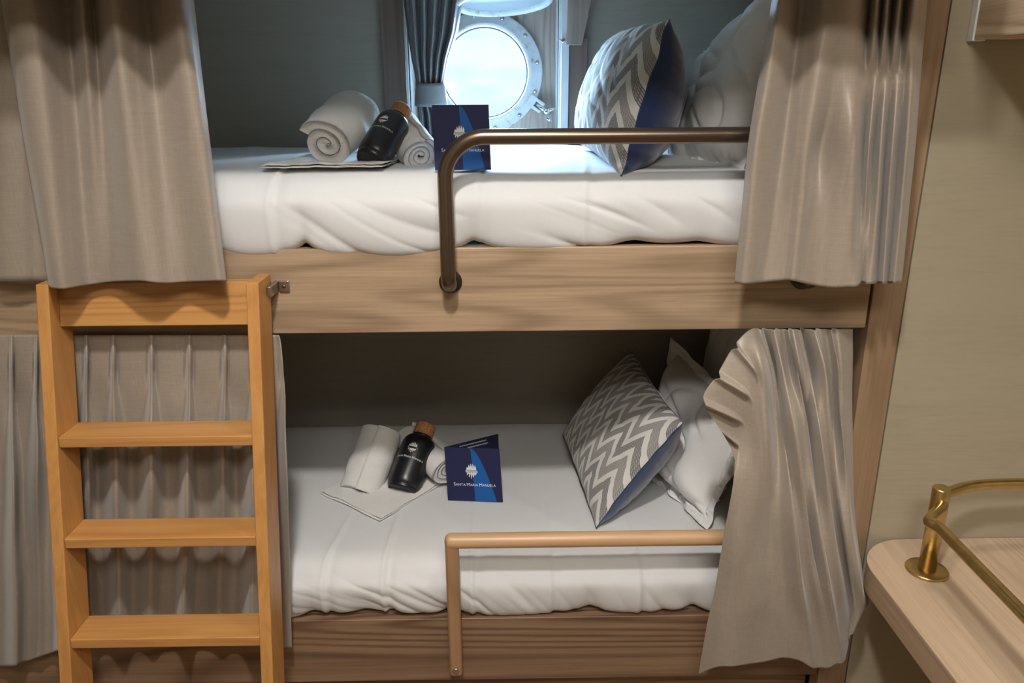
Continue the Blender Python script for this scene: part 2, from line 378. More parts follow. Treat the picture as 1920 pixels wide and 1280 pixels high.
# ------------------------------------------------------------------ bedding
def duvet(name, x0, x1, zt, zb, yf, yb, seed, label, creases, sag):
    prof = [V((0, yb-.004, zt-.05)), V((0, yb-.010, zt-.012)), V((0, yb-.05, zt)), V((0, .6, zt+.002)), V((0, .4, zt+.003)), V((0, .22, zt+.003)), V((0, .10, zt)),
            V((0, yf+.045, zt-.010)), V((0, yf+.012, zt-.036)), V((0, yf-.004, (zt+zb)/2+.01)), V((0, yf+.002, zb+.03)), V((0, yf+.018, zb+.006)), V((0, yf+.05, zb+.002)), V((0, yf+.09, zb+.03))]
    nu, nv = 460, 170
    def f(u, v):
        v2 = v**.72 if v < 1 else 1
        p = catmull(prof, v2); x = x0+(x1-x0)*u
        q = catmull(prof, min(1, v2+.004))-catmull(prof, max(0, v2-.004)); nrm = V((0, -q.z, q.y)).normalized()*-1
        if nrm.z < -.9 and v2 < .4: nrm = -nrm
        k = v2*(len(prof)-1)          # control index
        front = smoothstep(6.0, 9.5, k)*(1-smoothstep(12, 13, k))
        topw = smoothstep(.8, 2, k)*(1-front)
        d = .008*nz(x*2.6+seed, k*.45, seed)*topw + .010*nz(x*3.1+seed, p.z*6, seed+4)*front
        hn = nz(x*3.3+seed*5, seed, 1)
        d -= .008*math.exp(-(hn/.07)**2)*smoothstep(8.6, 11, k)*(1-smoothstep(12.2, 13, k))
        d += .007*min(1, abs(hn)*4)*smoothstep(8, 10, k)*(1-smoothstep(12, 13, k))
        # oblique tension folds near the lower edge
        sl0 = 1.5+1.4*nz(x*1.3+seed, 3, 3)
        for j, (sc, am, wd) in enumerate(((9, .0075, 3.6), (16, .0022, 3.0), (5, .008, 5.5))):
            r = 1-abs(nz((x+sl0*(p.z-zt))*sc*.8+seed*3+j*9, p.z*1.5+j*5, seed+j))*wd
            r = max(0, r)**2
            mask = smoothstep(-.12, .22, nz(x*3.0+j*7+seed, seed*2+p.z*4, 3))
            d -= r*am*mask*(smoothstep(7.0, 11, k)*(1-smoothstep(12, 13, k)))
        # soft creases over the top
        r = max(0, 1-abs(nz(x*2.2+p.y*1.8+seed, p.y*1.1, 7+seed))*7)
        d += .0022*r*r*topw
        for cx, am, sl in creases:
            e = (x-cx-sl*(p.y-.1))/.006
            d += am*math.exp(-e*e)*smoothstep(4, 6, k)*(1-smoothstep(11, 12, k))
            e = (x-cx-.012-sl*(p.y-.1))/.014
            d -= am*1.2*math.exp(-e*e)*smoothstep(5, 8, k)*(1-smoothstep(11.5, 12.5, k))
        # scalloped lower hem
        hem = smoothstep(9, 11, k)
        dz = -sag*(min(.8, abs(nz(x*3.3+seed*5, seed, 1))*2.2)-.1)*hem
        return V((x, p.y, p.z+dz))+nrm*d
    g_ = grid(nu, nv, f)
    o = obj(name, g_[:2], M['sheet'], smooth=True)
    return tag(o, label, 'duvet')
duvet('duvet', -1.36, .735, ZU, 1.305, -.012, BW-.005, 1.3, 'white puffy duvet covering the upper bunk mattress', [(-.44, .003, .1), (-.05, .002, 0), (.17, .002, .1)], .020)
duvet('duvet', -1.36, .765, ZL, .440, -.004, BW-.005, 8.1, 'white duvet covering the lower bunk mattress', [(-.41, .004, .12), (-.278, .005, .05), (-.08, .004, 0), (.10, .003, 0), (.30, .003, -.05)], .010)

# ------------------------------------------------------------------ pillows and cushions
def cushion_geo(P00, P10, P01, P11, th, side, nu=90, nv=70, pinch=.045, wr=.004, seed=0, flange=0., sq=2.6, ear=.02):
    P00, P10, P01, P11 = map(V, (P00, P10, P01, P11))
    N = (P10-P00).cross(P01-P00).normalized()
    c = (P00+P10+P01+P11)/4
    def f(u, v):
        a, b = u*2-1, v*2-1
        # edges bow inwards between the corners
        a2 = a*(1-pinch*(1-b*b)); b2 = b*(1-pinch*(1-a*a))
        U, W = (a2+1)/2, (b2+1)/2
        p = P00*(1-U)*(1-W)+P10*U*(1-W)+P01*(1-U)*W+P11*U*W
        aa, bb = abs(a)/(1-flange), abs(b)/(1-flange)
        if aa < 1 and bb < 1: h = ((1-aa**sq)*(1-bb**sq))**.55
        else: h = 0
        edge = min(1-abs(a), 1-abs(b))
        d = th*.5*h
        e2 = smoothstep(0, .12, edge)
        rad = max(0, 1-abs(nz(u*5+seed, v*5, seed))*3)**2
        d += wr*(nz(u*4+seed, v*4, seed+2)*1.2 - rad*.7)*e2*(.4+h)
        # puckers running in from the seam
        d -= wr*1.0*max(0, nz(u*22+seed, v*22, 5))*smoothstep(.0, .04, edge)*(1-smoothstep(.06, .22, edge))
        wv = wr*1.6*nz(u*6+seed, v*6, 11+seed)*(1-smoothstep(0, .25, edge))
        return p+N*(d*side+wv)
    return grid(nu, nv, f), N
def cushion(name, corners, th, label, seed, pinch=.05, rev=1):
    cs = [V(c_) for c_ in corners]
    base = (cs[0]+cs[1])/2
    t = thing(name, base, label, 'cushion', None)
    gf, N = cushion_geo(*cs, th*.95, rev, seed=seed, pinch=pinch, wr=.0035)
    gb, _ = cushion_geo(*cs, th*1.75, -rev, seed=seed+.0, pinch=pinch, wr=.005)
    o = obj('chevron_front', gf[:2], M['chevron'], t, True, uv=gf[2]); o['label'] = 'zigzag patterned grey and white front'
    o = obj('velvet_back', gb[:2], M['velvet'], t, True); o['label'] = 'navy velvet back'
    # piped seam
    edge = [gf[0][i] for i in range(91)]+[gf[0][j*91+90] for j in range(71)]+[gf[0][70*91+i] for i in range(90, -1, -1)]+[gf[0][j*91] for j in range(70, -1, -1)]
    obj('seam', tube(edge, .0012, 6, cap=False), M['velvet'], t, True)
    return t
def pillow(corners, th, label, seed, flange=.1, pinch=.03, wr=.007):
    cs = [V(c_) for c_ in corners]
    a_, _ = cushion_geo(*cs, th, 1, seed=seed, flange=flange, pinch=pinch, wr=wr, nu=110, nv=90)
    b_, _ = cushion_geo(*cs, th, -1, seed=seed, flange=flange, pinch=pinch, wr=wr, nu=110, nv=90)
    # stitched line between filling and border, raised slightly
    g_ = join(a_[:2], (b_[0], [f[::-1] for f in b_[1]]))
    o = obj('pillow', g_, M['pillow'], smooth=True)
    return tag(o, label, 'pillow')
# upper cushion  (front faces left)
B_ = aY(1165, 330, .02); Bf = aY(1080, 266, .50); Tn = aY(1256, 36, .10); Tf = aY(1170, 62, .55)
cushion('cushion', [Bf, B_, Tf, Tn], .155, 'zigzag cushion with navy velvet back standing on the upper bunk', 3.0, .05, 1)
# lower cushion
L_ = aY(1055, 815, .64); Bn = aY(1118, 990, .13); R_ = aY(1281, 793, .16); T_ = aY(1183, 655, .66)
cushion('cushion', [L_, Bn, T_, R_], .13, 'zigzag cushion with navy velvet back leaning on the lower bunk', 5.0, .06, 1)
# upper pillows
pillow([aY(1246, 306, .33), aY(1395, 326, .045), aY(1330, 92, .50), aY(1500, -60, .16)], .15, 'large white pillow leaning behind the zigzag cushion on the upper bunk', 2.2, .09, wr=.012)
pillow([(.60, .74, ZU+.03), (.655, .25, ZU+.03), (.69, .75, ZU+.40), (.745, .27, ZU+.42)], .07, 'white pillow furthest back on the upper bunk, mostly hidden by another', 6.2, .04)
# lower pillows
pillow([aY(1212, 890, .42), aY(1322, 992, .115), aY(1262, 632, .66), aY(1425, 790, .22)], .18, 'white wide-bordered pillow slumped behind the lower bunk cushion', 4.4, .15, wr=.016)
pillow([(.59, .73, ZL+.03), (.66, .38, ZL+.03), (.65, .74, ZL+.47), (.73, .38, ZL+.48)], .07, 'white pillow standing at the dark head end of the lower bunk', 9.4, .05)

# ------------------------------------------------------------------ curtains
def loft(rows, nu, nv, ripple=None):
    # rows: list of lists of world points (same count)
    def f(u, v):
        col = [catmull(r, u) for r in rows]
        p = catmull(col, v)
        if ripple: p = p+ripple(u, v)
        return p
    return grid(nu, nv, f)
def row(pts): return [aY(*p) for p in pts]
def curtain(name, rows, label, nu=360, nv=120, ripple=None, m='curtain', th=.0018):
    g_ = loft(rows, nu, nv, ripple)
    o = obj(name, g_[:2], M[m], smooth=True); solid(o, th)
    return tag(o, label, 'curtain')
YC = -.130
# upper left: broad soft folds
def ul(y, xs, ds): return row([(x, yy, YC+d_) for x, d_, yy in zip(xs, ds, y)])
n = 13
def prof(seq): return seq
ds0 = [.03, -.01, -.018, .012, .024, .0, .020, -.016, .004, .020, .006, -.014, -.004, .018]
xs0 = [2, 14, 60, 102, 130, 152, 176, 208, 245, 275, 300, 330, 350, 362]
xs1 = [92, 100, 118, 140, 165, 190, 222, 262, 292, 320, 348, 380, 410, 424]
ds1 = [.016, -.008, -.014, -.004, .014, .018, .012, -.012, -.014, -.002, .006, -.002, -.012, .0]
def lerp(a, b, t_): return [p+(q-p)*t_ for p, q in zip(a, b)]
rows = []
for t_ in (-.35, 0, .3, .6, .85, 1):
    xs = lerp(xs0, xs1, t_); dd = [q*1.9 for q in lerp(ds0, ds1, max(0, t_))]
    yb = [536, 540, 541, 538, 534, 530, 527, 526, 530, 530, 528, 527, 526, 527]
    rows.append(row([(x, y*t_, YC+d_) for x, y, d_ in zip(xs, yb, dd)]))
curtain('bunk_curtain', rows, 'wide taupe curtain hanging at the left of the upper bunk above the ladder', 300, 110,
        lambda u, v: V((0, .004*nz(u*9, v*3, 1), 0)))
# upper far left strip
rows = []
for t_ in (-.35, 0, .5, 1):
    xs = [-150+20*t_, -110, -70, -30, 0+10*t_, 30+14*t_, 60+14*t_, 90+20*t_, 122+14*t_]
    dd = [0, .02, -.012, .018, -.010, -.004, .016, .0, .02]
    rows.append(row([(x, 527*t_, -.050+d_*.7) for x, d_ in zip(xs, dd)]))
curtain('bunk_curtain', rows, 'taupe curtain panel at the far left of the upper bunk behind the wide one', 160, 60)
# upper right
xs0 = [1448, 1462, 1482, 1500, 1520, 1548, 1580, 1604, 1622, 1632, 1644, 1654, 1664, 1676, 1686, 1696, 1712, 1724, 1738]
ds0 = [.010, -.02, -.004, .022, .014, -.012, -.020, -.012, .004, .030, -.012, .030, -.012, .030, -.014, .030, -.016, .004, .034]
xs1 = [1378, 1392, 1408, 1430, 1468, 1487, 1504, 1530, 1560, 1590, 1606, 1615, 1624, 1636, 1646, 1656, 1666, 1676, 1690]
ds1 = [.004, -.012, -.008, .014, .004, -.012, -.002, .010, -.006, -.014, -.012, .012, -.010, -.010, .028, -.010, .026, -.010, .010]
xsm = [1404, 1420, 1446, 1470, 1496, 1520, 1545, 1568, 1590, 1606, 1620, 1630, 1640, 1652, 1662, 1674, 1686, 1700, 1716]
dsm = [.006, -.022, -.004, .022, -.004, -.020, .010, -.002, -.012, -.016, .028, -.010, .026, -.012, .028, -.014, .022, -.012, .024]
yb = [530, 532, 532, 529, 525, 526, 530, 535, 539, 538, 537, 530, 532, 532, 531, 532, 531, 531, 530]
rows = []
for t_ in (-.35, 0, .25, .5, .75, 1):
    if t_ <= .5: k_ = max(t_, -.35)/.5; xs = lerp(xs0, xsm, k_); dd = lerp(ds0, dsm, max(0, k_))
    else: k_ = (t_-.5)/.5; xs = lerp(xsm, xs1, k_); dd = lerp(dsm, ds1, k_)
    rows.append(row([(x, y*t_, -.128+d_*1.15) for x, y, d_ in zip(xs, yb, dd)]))
curtain('bunk_curtain', rows, 'taupe curtain gathered at the right of the upper bunk over the bronze rail', 420, 120,
        lambda u, v: V((0, .003*nz(u*9, v*4, 2)-.016*math.exp(-((u-.40-.04*v)/.05)**2-((v-.56)/.09)**2)+.014*math.exp(-((u-.33)/.05)**2-((v-.64)/.1)**2), 0)))
# lower left: pencil header then folds
def lowleft():
    xs_t, xs_b, D0, D1 = [], [], [], []
    cent = [-200, -140, -85, -30, 22, 68, 110, 162, 212, 284, 355, 422, 475, 522]      # pinch centres (px at header)
    botc = [-190, -130, -70, -20, 30, 72, 112, 170, 224, 282, 345, 412, 474, 547]
    return cent, botc
cent, botc = lowleft()
def cl_eval(arr, t_):
    n_ = len(arr)-1; x = t_*n_; i = min(int(x), n_-1); return arr[i]+(arr[i+1]-arr[i])*(x-i)
NP = len(cent)-1
bot_y = [(0, 1250), (.30, 1248), (.42, 1225), (.55, 1205), (.75, 1195), (1, 1214)]
def piece(tab, x):
    for (a, p), (b, q) in zip(tab, tab[1:]):
        if x <= b: return p+(q-p)*max(0, (x-a))/(b-a)
    return tab[-1][1]
YLC = -.022
def f_ll(u, v):
    ph = u*NP; k = ph-floor(ph)          # 0/1 at pinch
    xt, xb = cl_eval(cent, u), cl_eval(botc, u)
    y = 628+(piece(bot_y, u)-628)*v
    hv = (y-628)/62.0                    # 1 at the pinch line
    e = smoothstep(1.0, 2.2, hv)
    s = smoothstep(0, 1, min(1, max(0, (y-690)/520)))
    x = xt+(xb-xt)*(s+(sqrt(min(1, hv/9))-s)*smoothstep(.93, 1, u))
    kk = min(k, 1-k); j = floor(ph+.5)
    grow = smoothstep(.9, 4.5, hv)
    wdt_ = .045+.02*max(0, 1-hv)+(.17+.05*math.sin(j*1.7))*grow
    am = .030+(.026+.046*(.5+.5*math.sin(j*2.1+1)))*smoothstep(1.2, 5, hv)
    if int(j) % 2: am *= 1-.7*smoothstep(3, 7, hv)
    ridge = -am*math.exp(-(kk/wdt_)**2)*(.35+.65*smoothstep(-.1, .95, hv))
    tuck = .010*math.exp(-((kk-.10)/.045)**2)*math.exp(-((hv-1.0)/.5)**2)
    wob = (.016*nz(u*5, v*1.6, 4)+.006*nz(u*17, v*4, 9))*e
    fold = 0
    d = ridge+tuck+wob
    sh = 10*nz(floor(ph)*1.7+5, v*1.5, 8)*e
    wob = .010*nz(u*7, v*2.2, 4)
    # front lean at the bottom
    return aY(x+sh*sin(pi*k)+4*nz(u*10, v*4, 6)*e, y, YLC+d-.012*v)
g_ = grid(520, 150, f_ll)
o = obj('bunk_curtain', g_[:2], M['curtain'], smooth=True); solid(o, .0018)
tag(o, 'pleated taupe curtain hanging behind the ladder across the lower bunk', 'curtain')
# lower right: half unhooked, draped over the wooden rail
R = []
R.append([(1374,842,-.10),(1348,800,-.095),(1318,750,-.09),(1345,700,-.08),(1378,646,-.07),(1408,617,-.05),(1432,617,-.030),(1450,617,-.052),(1468,617,-.028),(1486,617,-.052),(1504,617,-.028),(1524,617,-.050),(1546,617,-.028),(1568,617,-.048),(1598,617,-.025)])
R.append([(1378,868,-.115),(1384,835,-.10),(1392,792,-.100),(1408,748,-.110),(1420,708,-.11),(1432,685,-.10),(1450,690,-.045),(1462,690,-.080),(1480,694,-.040),(1500,692,-.078),(1518,694,-.040),(1540,694,-.075),(1558,694,-.040),(1576,694,-.066),(1598,694,-.035)])
R.append([(1374,910,-.125),(1392,890,-.125),(1412,868,-.125),(1428,842,-.130),(1440,815,-.13),(1450,800,-.095),(1460,800,-.085),(1478,800,-.115),(1496,800,-.105),(1513,800,-.070),(1530,800,-.100),(1548,800,-.090),(1562,800,-.055),(1578,800,-.075),(1598,800,-.045)])
R.append([(1358,1000,-.120),(1384,996,-.138),(1408,990,-.135),(1428,980,-.128),(1444,970,-.125),(1460,968,-.133),(1478,968,-.140),(1496,968,-.135),(1510,970,-.118),(1528,965,-.125),(1548,965,-.120),(1560,960,-.080),(1576,960,-.100),(1590,960,-.070),(1602,960,-.05)])
R.append([(1343,1090,-.110),(1372,1090,-.135),(1400,1090,-.140),(1424,1088,-.136),(1446,1084,-.130),(1466,1082,-.138),(1484,1080,-.142),(1504,1080,-.136),(1524,1080,-.130),(1544,1080,-.136),(1562,1078,-.126),(1576,1070,-.080),(1590,1066,-.105),(1606,1068,-.090),(1618,1080,-.06)])
R.append([(1326,1170,-.100),(1358,1170,-.130),(1390,1168,-.138),(1420,1165,-.136),(1448,1160,-.132),(1470,1158,-.138),(1492,1158,-.140),(1514,1158,-.134),(1534,1158,-.130),(1556,1158,-.134),(1572,1156,-.128),(1586,1146,-.090),(1600,1136,-.105),(1614,1130,-.095),(1628,1126,-.07)])
R.append([(1310,1263,-.09),(1345,1250,-.125),(1380,1247,-.135),(1415,1244,-.135),(1450,1236,-.132),(1475,1232,-.136),(1500,1238,-.140),(1524,1248,-.136),(1545,1250,-.132),(1566,1240,-.134),(1583,1236,-.130),(1588,1200,-.10),(1590,1192,-.105),(1600,1178,-.10),(1622,1140,-.075)])
def rip_lr(u, v):
    # header pleats on the drooping corner
    d = 0
    for u_ in (.072, .143, .214, .286):
        w_ = math.exp(-((u-u_)/.010)**2) if u < u_ else math.exp(-((u-u_)/.004)**2)
        d -= .022*w_*(1-smoothstep(.10, .19, v))
    kk = 0
    for i_, (uk, sl_) in enumerate(((.405, .10), (.50, .12), (.60, .08), (.69, .10), (.79, .05), (.89, .03))):
        g2 = smoothstep(.17, .55, v); w_ = .010+.026*g2
        q = (u-uk-sl_*max(0, v-.12))/w_
        kk -= (.017+.012*g2)*math.exp(-q*q)*(.4+.6*smoothstep(0, .15, v))*(1-.75*smoothstep(.6, 1, v))
        kk += .008*math.exp(-((u-uk-.028-sl_*max(0, v-.12))/.012)**2)*(1-smoothstep(.5, .8, v))
    return V((0, d+kk+.003*nz(u*12, v*6, 2), 0))
def deepen(r_, i):
    g_ = (1.0, 1.5, 1.7, 1.7, 1.8, 1.7, 1.5)[i]; out = []
    for j, (x, y, Y) in enumerate(r_):
        if j < 5 or (i == 0): out.append((x, y, Y)); continue
        lo, hi = max(5, j-2), min(len(r_)-1, j+2)
        m_ = sum(q[2] for q in r_[lo:hi+1])/(hi-lo+1); out.append((x, y, m_+(Y-m_)*g_))
    return out
curtain('bunk_curtain', [row(deepen(r_, i)) for i, r_ in enumerate(R)], 'taupe curtain half unhooked and draped at the right of the lower bunk', 460, 190, rip_lr)

# grey window curtain with tieback
wc = thing('window_curtain', aY(808, 260, BW-.06), 'small grey-blue curtain tied back at the left of the porthole', 'curtain')
def f_wc(u, v):
    # v: -> down
    rowsW = [(-60, 752, 880), (0, 757, 868), (60, 764, 858), (110, 772, 842), (140, 778, 836), (158, 781, 833), (192, 781, 836), (215, 783, 850), (285, 788, 856)]
    x_ = v*(len(rowsW)-1); i = min(int(x_), len(rowsW)-2); f_ = x_-i
    y = rowsW[i][0]+(rowsW[i+1][0]-rowsW[i][0])*f_
    a_ = rowsW[i][1]+(rowsW[i+1][1]-rowsW[i][1])*f_; b_ = rowsW[i][2]+(rowsW[i+1][2]-rowsW[i][2])*f_
    sq_ = 1-.65*math.exp(-((y-175)/28)**2)
    d = (.020*sin(u*2*pi*5.2+.6)+.007*sin(u*2*pi*11+v*3))*sq_
    return aY(a_+(b_-a_)*u, y, BW-.060+d)
g_ = grid(200, 90, f_wc); solid(obj('drape', g_[:2], M['curtain_w'], wc, True), .0016)
tc_ = aY(808, 175, BW-.058); ring = []
def f_tb(u, v):
    q = 2*pi*u; hw = .040+.005*v
    return V((tc_.x+hw*cos(q)-.001, tc_.y+.026*sin(q), tc_.z+.030-.062*v+.004*sin(q)))
g_ = grid(48, 6, f_tb); solid(obj('tieback', g_[:2], M['curtain_w'], wc, True), .002)

# ------------------------------------------------------------------ upper guard rail (bronze tube)
A = aY(842, 538, -.048); Bq = aY(840, 262, -.060); Cq = aY(1560, 256, -.060)
zt = aY(1000, 256, -.060).z; xl = A.x
xr = .60
path = [V((xl, -.002, A.z)), V((xl, -.02, A.z))]
path += arc((xl, -.025, A.z), (xl, -.058, A.z), (xl, -.058, A.z+.032), 8)
path += [V((xl, -.058, A.z+.1)), V((xl, -.058, zt-.12))]
path += arc((xl, -.058, zt-.075), (xl, -.058, zt), (xl+.075, -.058, zt), 14)
path += [V((xl+.2, -.058, zt)), V((xr-.2, -.058, zt))]
path += arc((xr-.075, -.058, zt), (xr, -.058, zt), (xr, -.058, zt-.075), 14)
path += [V((xr, -.058, A.z+.1))]
path += arc((xr, -.058, A.z+.032), (xr, -.058, A.z), (xr, -.025, A.z), 8)
path += [V((xr, -.002, A.z))]
t = thing('guard_rail', (xl, -.03, A.z), 'bronze tubular metal rail screwed to the upper bunk board', 'rail')
obj('rail_tube', tube(path, .0145, 28), M['bronze'], t, True)
for x in (xl, xr):
    obj('flange', lathe([(.0005, .023), (.004, .023), (.006, .021), (.006, .010)], (x, 0, A.z), (0, -1, 0), 36), M['bronze_d'], t, True)

# lower guard rail (wood)
zl_ = aY(1000, 1012, -.034).z; xa = aY(850, 1100, -.034).x; zb_ = aY(850, 1262, -.034).z
t = thing('guard_rail', (xa, -.03, zb_), 'rounded pale wooden rail bolted to the lower bunk board', 'rail')
def rbar(x0, x1, y0, y1, z0, z1): return box(x0, x1, y0, y1, z0, z1)
xe = .7265
bevel(obj('rail_upright', rbar(xa-.015, xa+.015, -.048, -.018, zb_, zl_+.012), M['beechZ'], t), .009, 5)
bevel(obj('rail_bar', rbar(xa-.016, xe+.014, -.050, -.016, zl_-.016, zl_+.016), M['beech'], t), .0145, 6)
bevel(obj('end_block', rbar(xe-.008, xe+.012, -.016, -.0002, zl_-.014, zl_+.014), M['beechZ'], t), .004, 2)
for x in (xa,):
    obj('spacer', tube([V((x, -.019, zb_+.02)), V((x, .001, zb_+.02))], .010, 20), M['beechZ'], t, True)
    obj('screw', lathe([(-.001, .0075), (.001, .0075), (.0018, .0055), (.0018, .002), (.0008, .0005)], (x, -.048, zb_+.018), (0, -1, 0), 24), M['steel'], t, True)

# ------------------------------------------------------------------ ladder
LX0, LX1 = -.874, -.459
def ly(z): return -.160-(.981-z)*.234
zt_, zb2 = 1.264, ZF
lean = V((0, .234, 1)).normalized()
t = thing('bunk_ladder', ((LX0+LX1)/2, ly(ZF)+.04, ZF), 'honey wooden ladder with flat treads leaning on the upper bunk board', 'ladder')
DP = .078
def stile(x0, x1):
    return hexa([(x0, ly(zb2), zb2), (x1, ly(zb2), zb2), (x1, ly(zb2)+DP, zb2), (x0, ly(zb2)+DP, zb2),
                 (x0, ly(zt_), zt_), (x1, ly(zt_), zt_), (x1, ly(zt_)+DP, zt_), (x0, ly(zt_)+DP, zt_)])
bevel(obj('stile', stile(LX0, LX0+.0235), M['honeyZ'], t), .002)
bevel(obj('stile', stile(LX1-.0235, LX1), M['honeyZ'], t), .002)
for z in (.981, .789, .594, .400, .206, .012):
    y0 = ly(z)
    bevel(obj('tread', box(LX0+.0237, LX1-.0237, y0+.001, y0+DP-.003, z-.021, z), M['honey'], t), .002)
y0 = ly(1.255)+DP
bevel(obj('crosspiece', hexa([(LX0+.0237, y0-.045-.019, 1.178), (LX1-.0237, y0-.045-.019, 1.178), (LX1-.0237, y0-.019-.020, 1.178), (LX0+.0237, y0-.019-.020, 1.178),
    (LX0+.0237, y0-.045, 1.259), (LX1-.0237, y0-.045, 1.259), (LX1-.0237, y0-.020, 1.259), (LX0+.0237, y0-.020, 1.259)]), M['honey'], t), .002)
hz = aY(524, 537, -.006)
for sx, xx in ((1, LX1), (-1, LX0)):
    h_ = obj('hook_bracket', join(box(xx+sx*.010 if sx > 0 else xx-.032, xx+.032 if sx > 0 else xx-.010, -.006, -.0005, hz.z-.012, hz.z+.012),
        box(min(xx+sx*.001, xx+sx*.010), max(xx+sx*.001, xx+sx*.010), -.055, -.001, hz.z-.010, hz.z+.012)), M['steel'], t)
    bevel(h_, .003, 3)
    s_ = obj('screw', lathe([(0, .004), (.0015, .0035), (.0018, .001)], (xx+sx*.021, -.0062, hz.z), (0, -1, 0), 16), M['bronze'], h_, True)

# ------------------------------------------------------------------ towels, bottles, brochures
def spiral_roll(center, axis, upv, R_, L, turns, squash, seed, parent, tail=0):
    ax_ = V(axis).normalized(); uu = (V(upv)-ax_*V(upv).dot(ax_)).normalized(); ss = ax_.cross(uu)
    th_ = (R_-.010)/turns; N_ = int(turns*40)
    prof_o, prof_i = [], []
    for i in range(N_+1):
        q = i/N_*turns*2*pi; r = .010+th_*q/(2*pi)
        prof_o.append((r*cos(q), r*sin(q)*squash)); r2 = r-th_*.93
        prof_i.append((max(.001, r2)*cos(q), max(.001, r2)*sin(q)*squash))
    nl = 26
    def f(u, v):
        # u around thick strip, v along length
        m_ = 2*(N_+1); k = int(round(u*(m_)))% m_
        if k <= N_: a_, b_ = prof_o[N_-k] if False else prof_o[k]
        else: a_, b_ = prof_i[m_-1-k]
        e = abs(v*2-1); r_in = 1-.06*e**8
        rr = sqrt(a_*a_+b_*b_)
        w_ = .0022*nz(a_*30+seed, b_*30, v*6)+.0035*nz(v*3+seed, a_*9, b_*9)
        edge = .006*nz(rr*60+seed, e*2, 2)*(e > .9)
        z_ = (v-.5)*L+edge+(.010*(1-rr/R_)*(-1 if v < .5 else 1))*(e**6)*-1
        return V(center)+ss*(a_*r_in+w_*(a_/max(rr, .001)))+uu*(b_*r_in+w_*(b_/max(rr, .001)))+ax_*z_
    m_ = 2*(N_+1)
    vs = [f(i/m_, j/nl) for j in range(nl+1) for i in range(m_)]
    fs = [(j*m_+i, j*m_+(i+1) % m_, (j+1)*m_+(i+1) % m_, (j+1)*m_+i) for j in range(nl) for i in range(m_)]
    # end faces: quads between outer and inner
    for j, fl in ((0, 1), (nl, 0)):
        for i in range(N_):
            q = (j*m_+i, j*m_+i+1, j*m_+m_-2-i, j*m_+m_-1-i); fs.append(q if fl else q[::-1])
    return vs, fs
def roll(px, axis, R_, L, seed, label, zb, group=None, squash=.9, turns=3.2, upv=(0, 0, 1)):
    center = aY(px[0], px[1], zb)
    o = obj('rolled_towel', spiral_roll(center, axis, upv, R_, L, turns, squash, seed, None), M['terry'], smooth=True)
    return tag(o, label, 'towel', group)
def flat_towel(c0, c1, c2, c3, z, th_, label, seed, layers=2):
    # folded cloth: corners c0..c3 (x,y) ccw, with soft folded edges
    def f_(sgn, lay):
        def f(u, v):
            a_, b_ = 2*u-1, 2*v-1
            x = (c0[0]*(1-u)+c1[0]*u)*(1-v)+(c3[0]*(1-u)+c2[0]*u)*v
            y = (c0[1]*(1-u)+c1[1]*u)*(1-v)+(c3[1]*(1-u)+c2[1]*u)*v
            e = ((1-abs(a_)**14)*(1-abs(b_)**14))**.5
            zz = z+lay*th_+th_*.5+sgn*th_*.46*e+.003*nz(x*16+seed, y*16, lay*.4)+.002*nz(x*45, y*45, seed+lay)
            w_ = .006*nz(u*3+lay*3.1+seed, v*3, 1)+.002*lay
            return V((x+w_, y+w_*.7, zz+.003*max(0, nz(u*5, v*5, seed))))
        return f
    gs = []
    for lay in range(layers):
        a_ = grid(60, 44, f_(1, lay)); b_ = grid(60, 44, f_(-1, lay)); gs += [a_[:2], (b_[0], [q[::-1] for q in b_[1]])]
    o = obj('folded_towel', join(*gs), M['terry'], smooth=True)
    return tag(o, label, 'towel')

# text & emblem geometry in 2D -------------------------------------------------
def text2d(body, size):
    c = bpy.data.curves.new('t', 'FONT'); c.body = body; c.size = size; c.resolution_u = 3
    o = bpy.data.objects.new('t', c); COL.objects.link(o)
    dg = bpy.context.evaluated_depsgraph_get(); dg.update()
    me = bpy.data.meshes.new_from_object(o.evaluated_get(dg))
    vs = [(v.co.x, v.co.y) for v in me.vertices]; fs = [tuple(p.vertices) for p in me.polygons]
    bpy.data.objects.remove(o); bpy.data.meshes.remove(me); bpy.data.curves.remove(c)
    return vs, fs
def smallcaps(words, big, small, gap=.32, stretch=1.0):
    vs, fs = [], []; x = 0
    for w_ in words:
        for i, ch in enumerate(w_):
            sz = big if i == 0 else small
            v_, f_ = text2d(ch, sz)
            x0, x1 = min(p[0] for p in v_), max(p[0] for p in v_); k = len(vs)
            # slab serifs at stem feet keep the look of the printed capitals
            vs += [((p[0]-x0)*stretch+x, p[1]) for p in v_]; fs += [tuple(q+k for q in f) for f in f_]
            x += (x1-x0)*stretch+small*.11
        x += small*gap
    wdt = x-small*(gap+.11)
    return [(p[0]-wdt/2, p[1]) for p in vs], fs, wdt
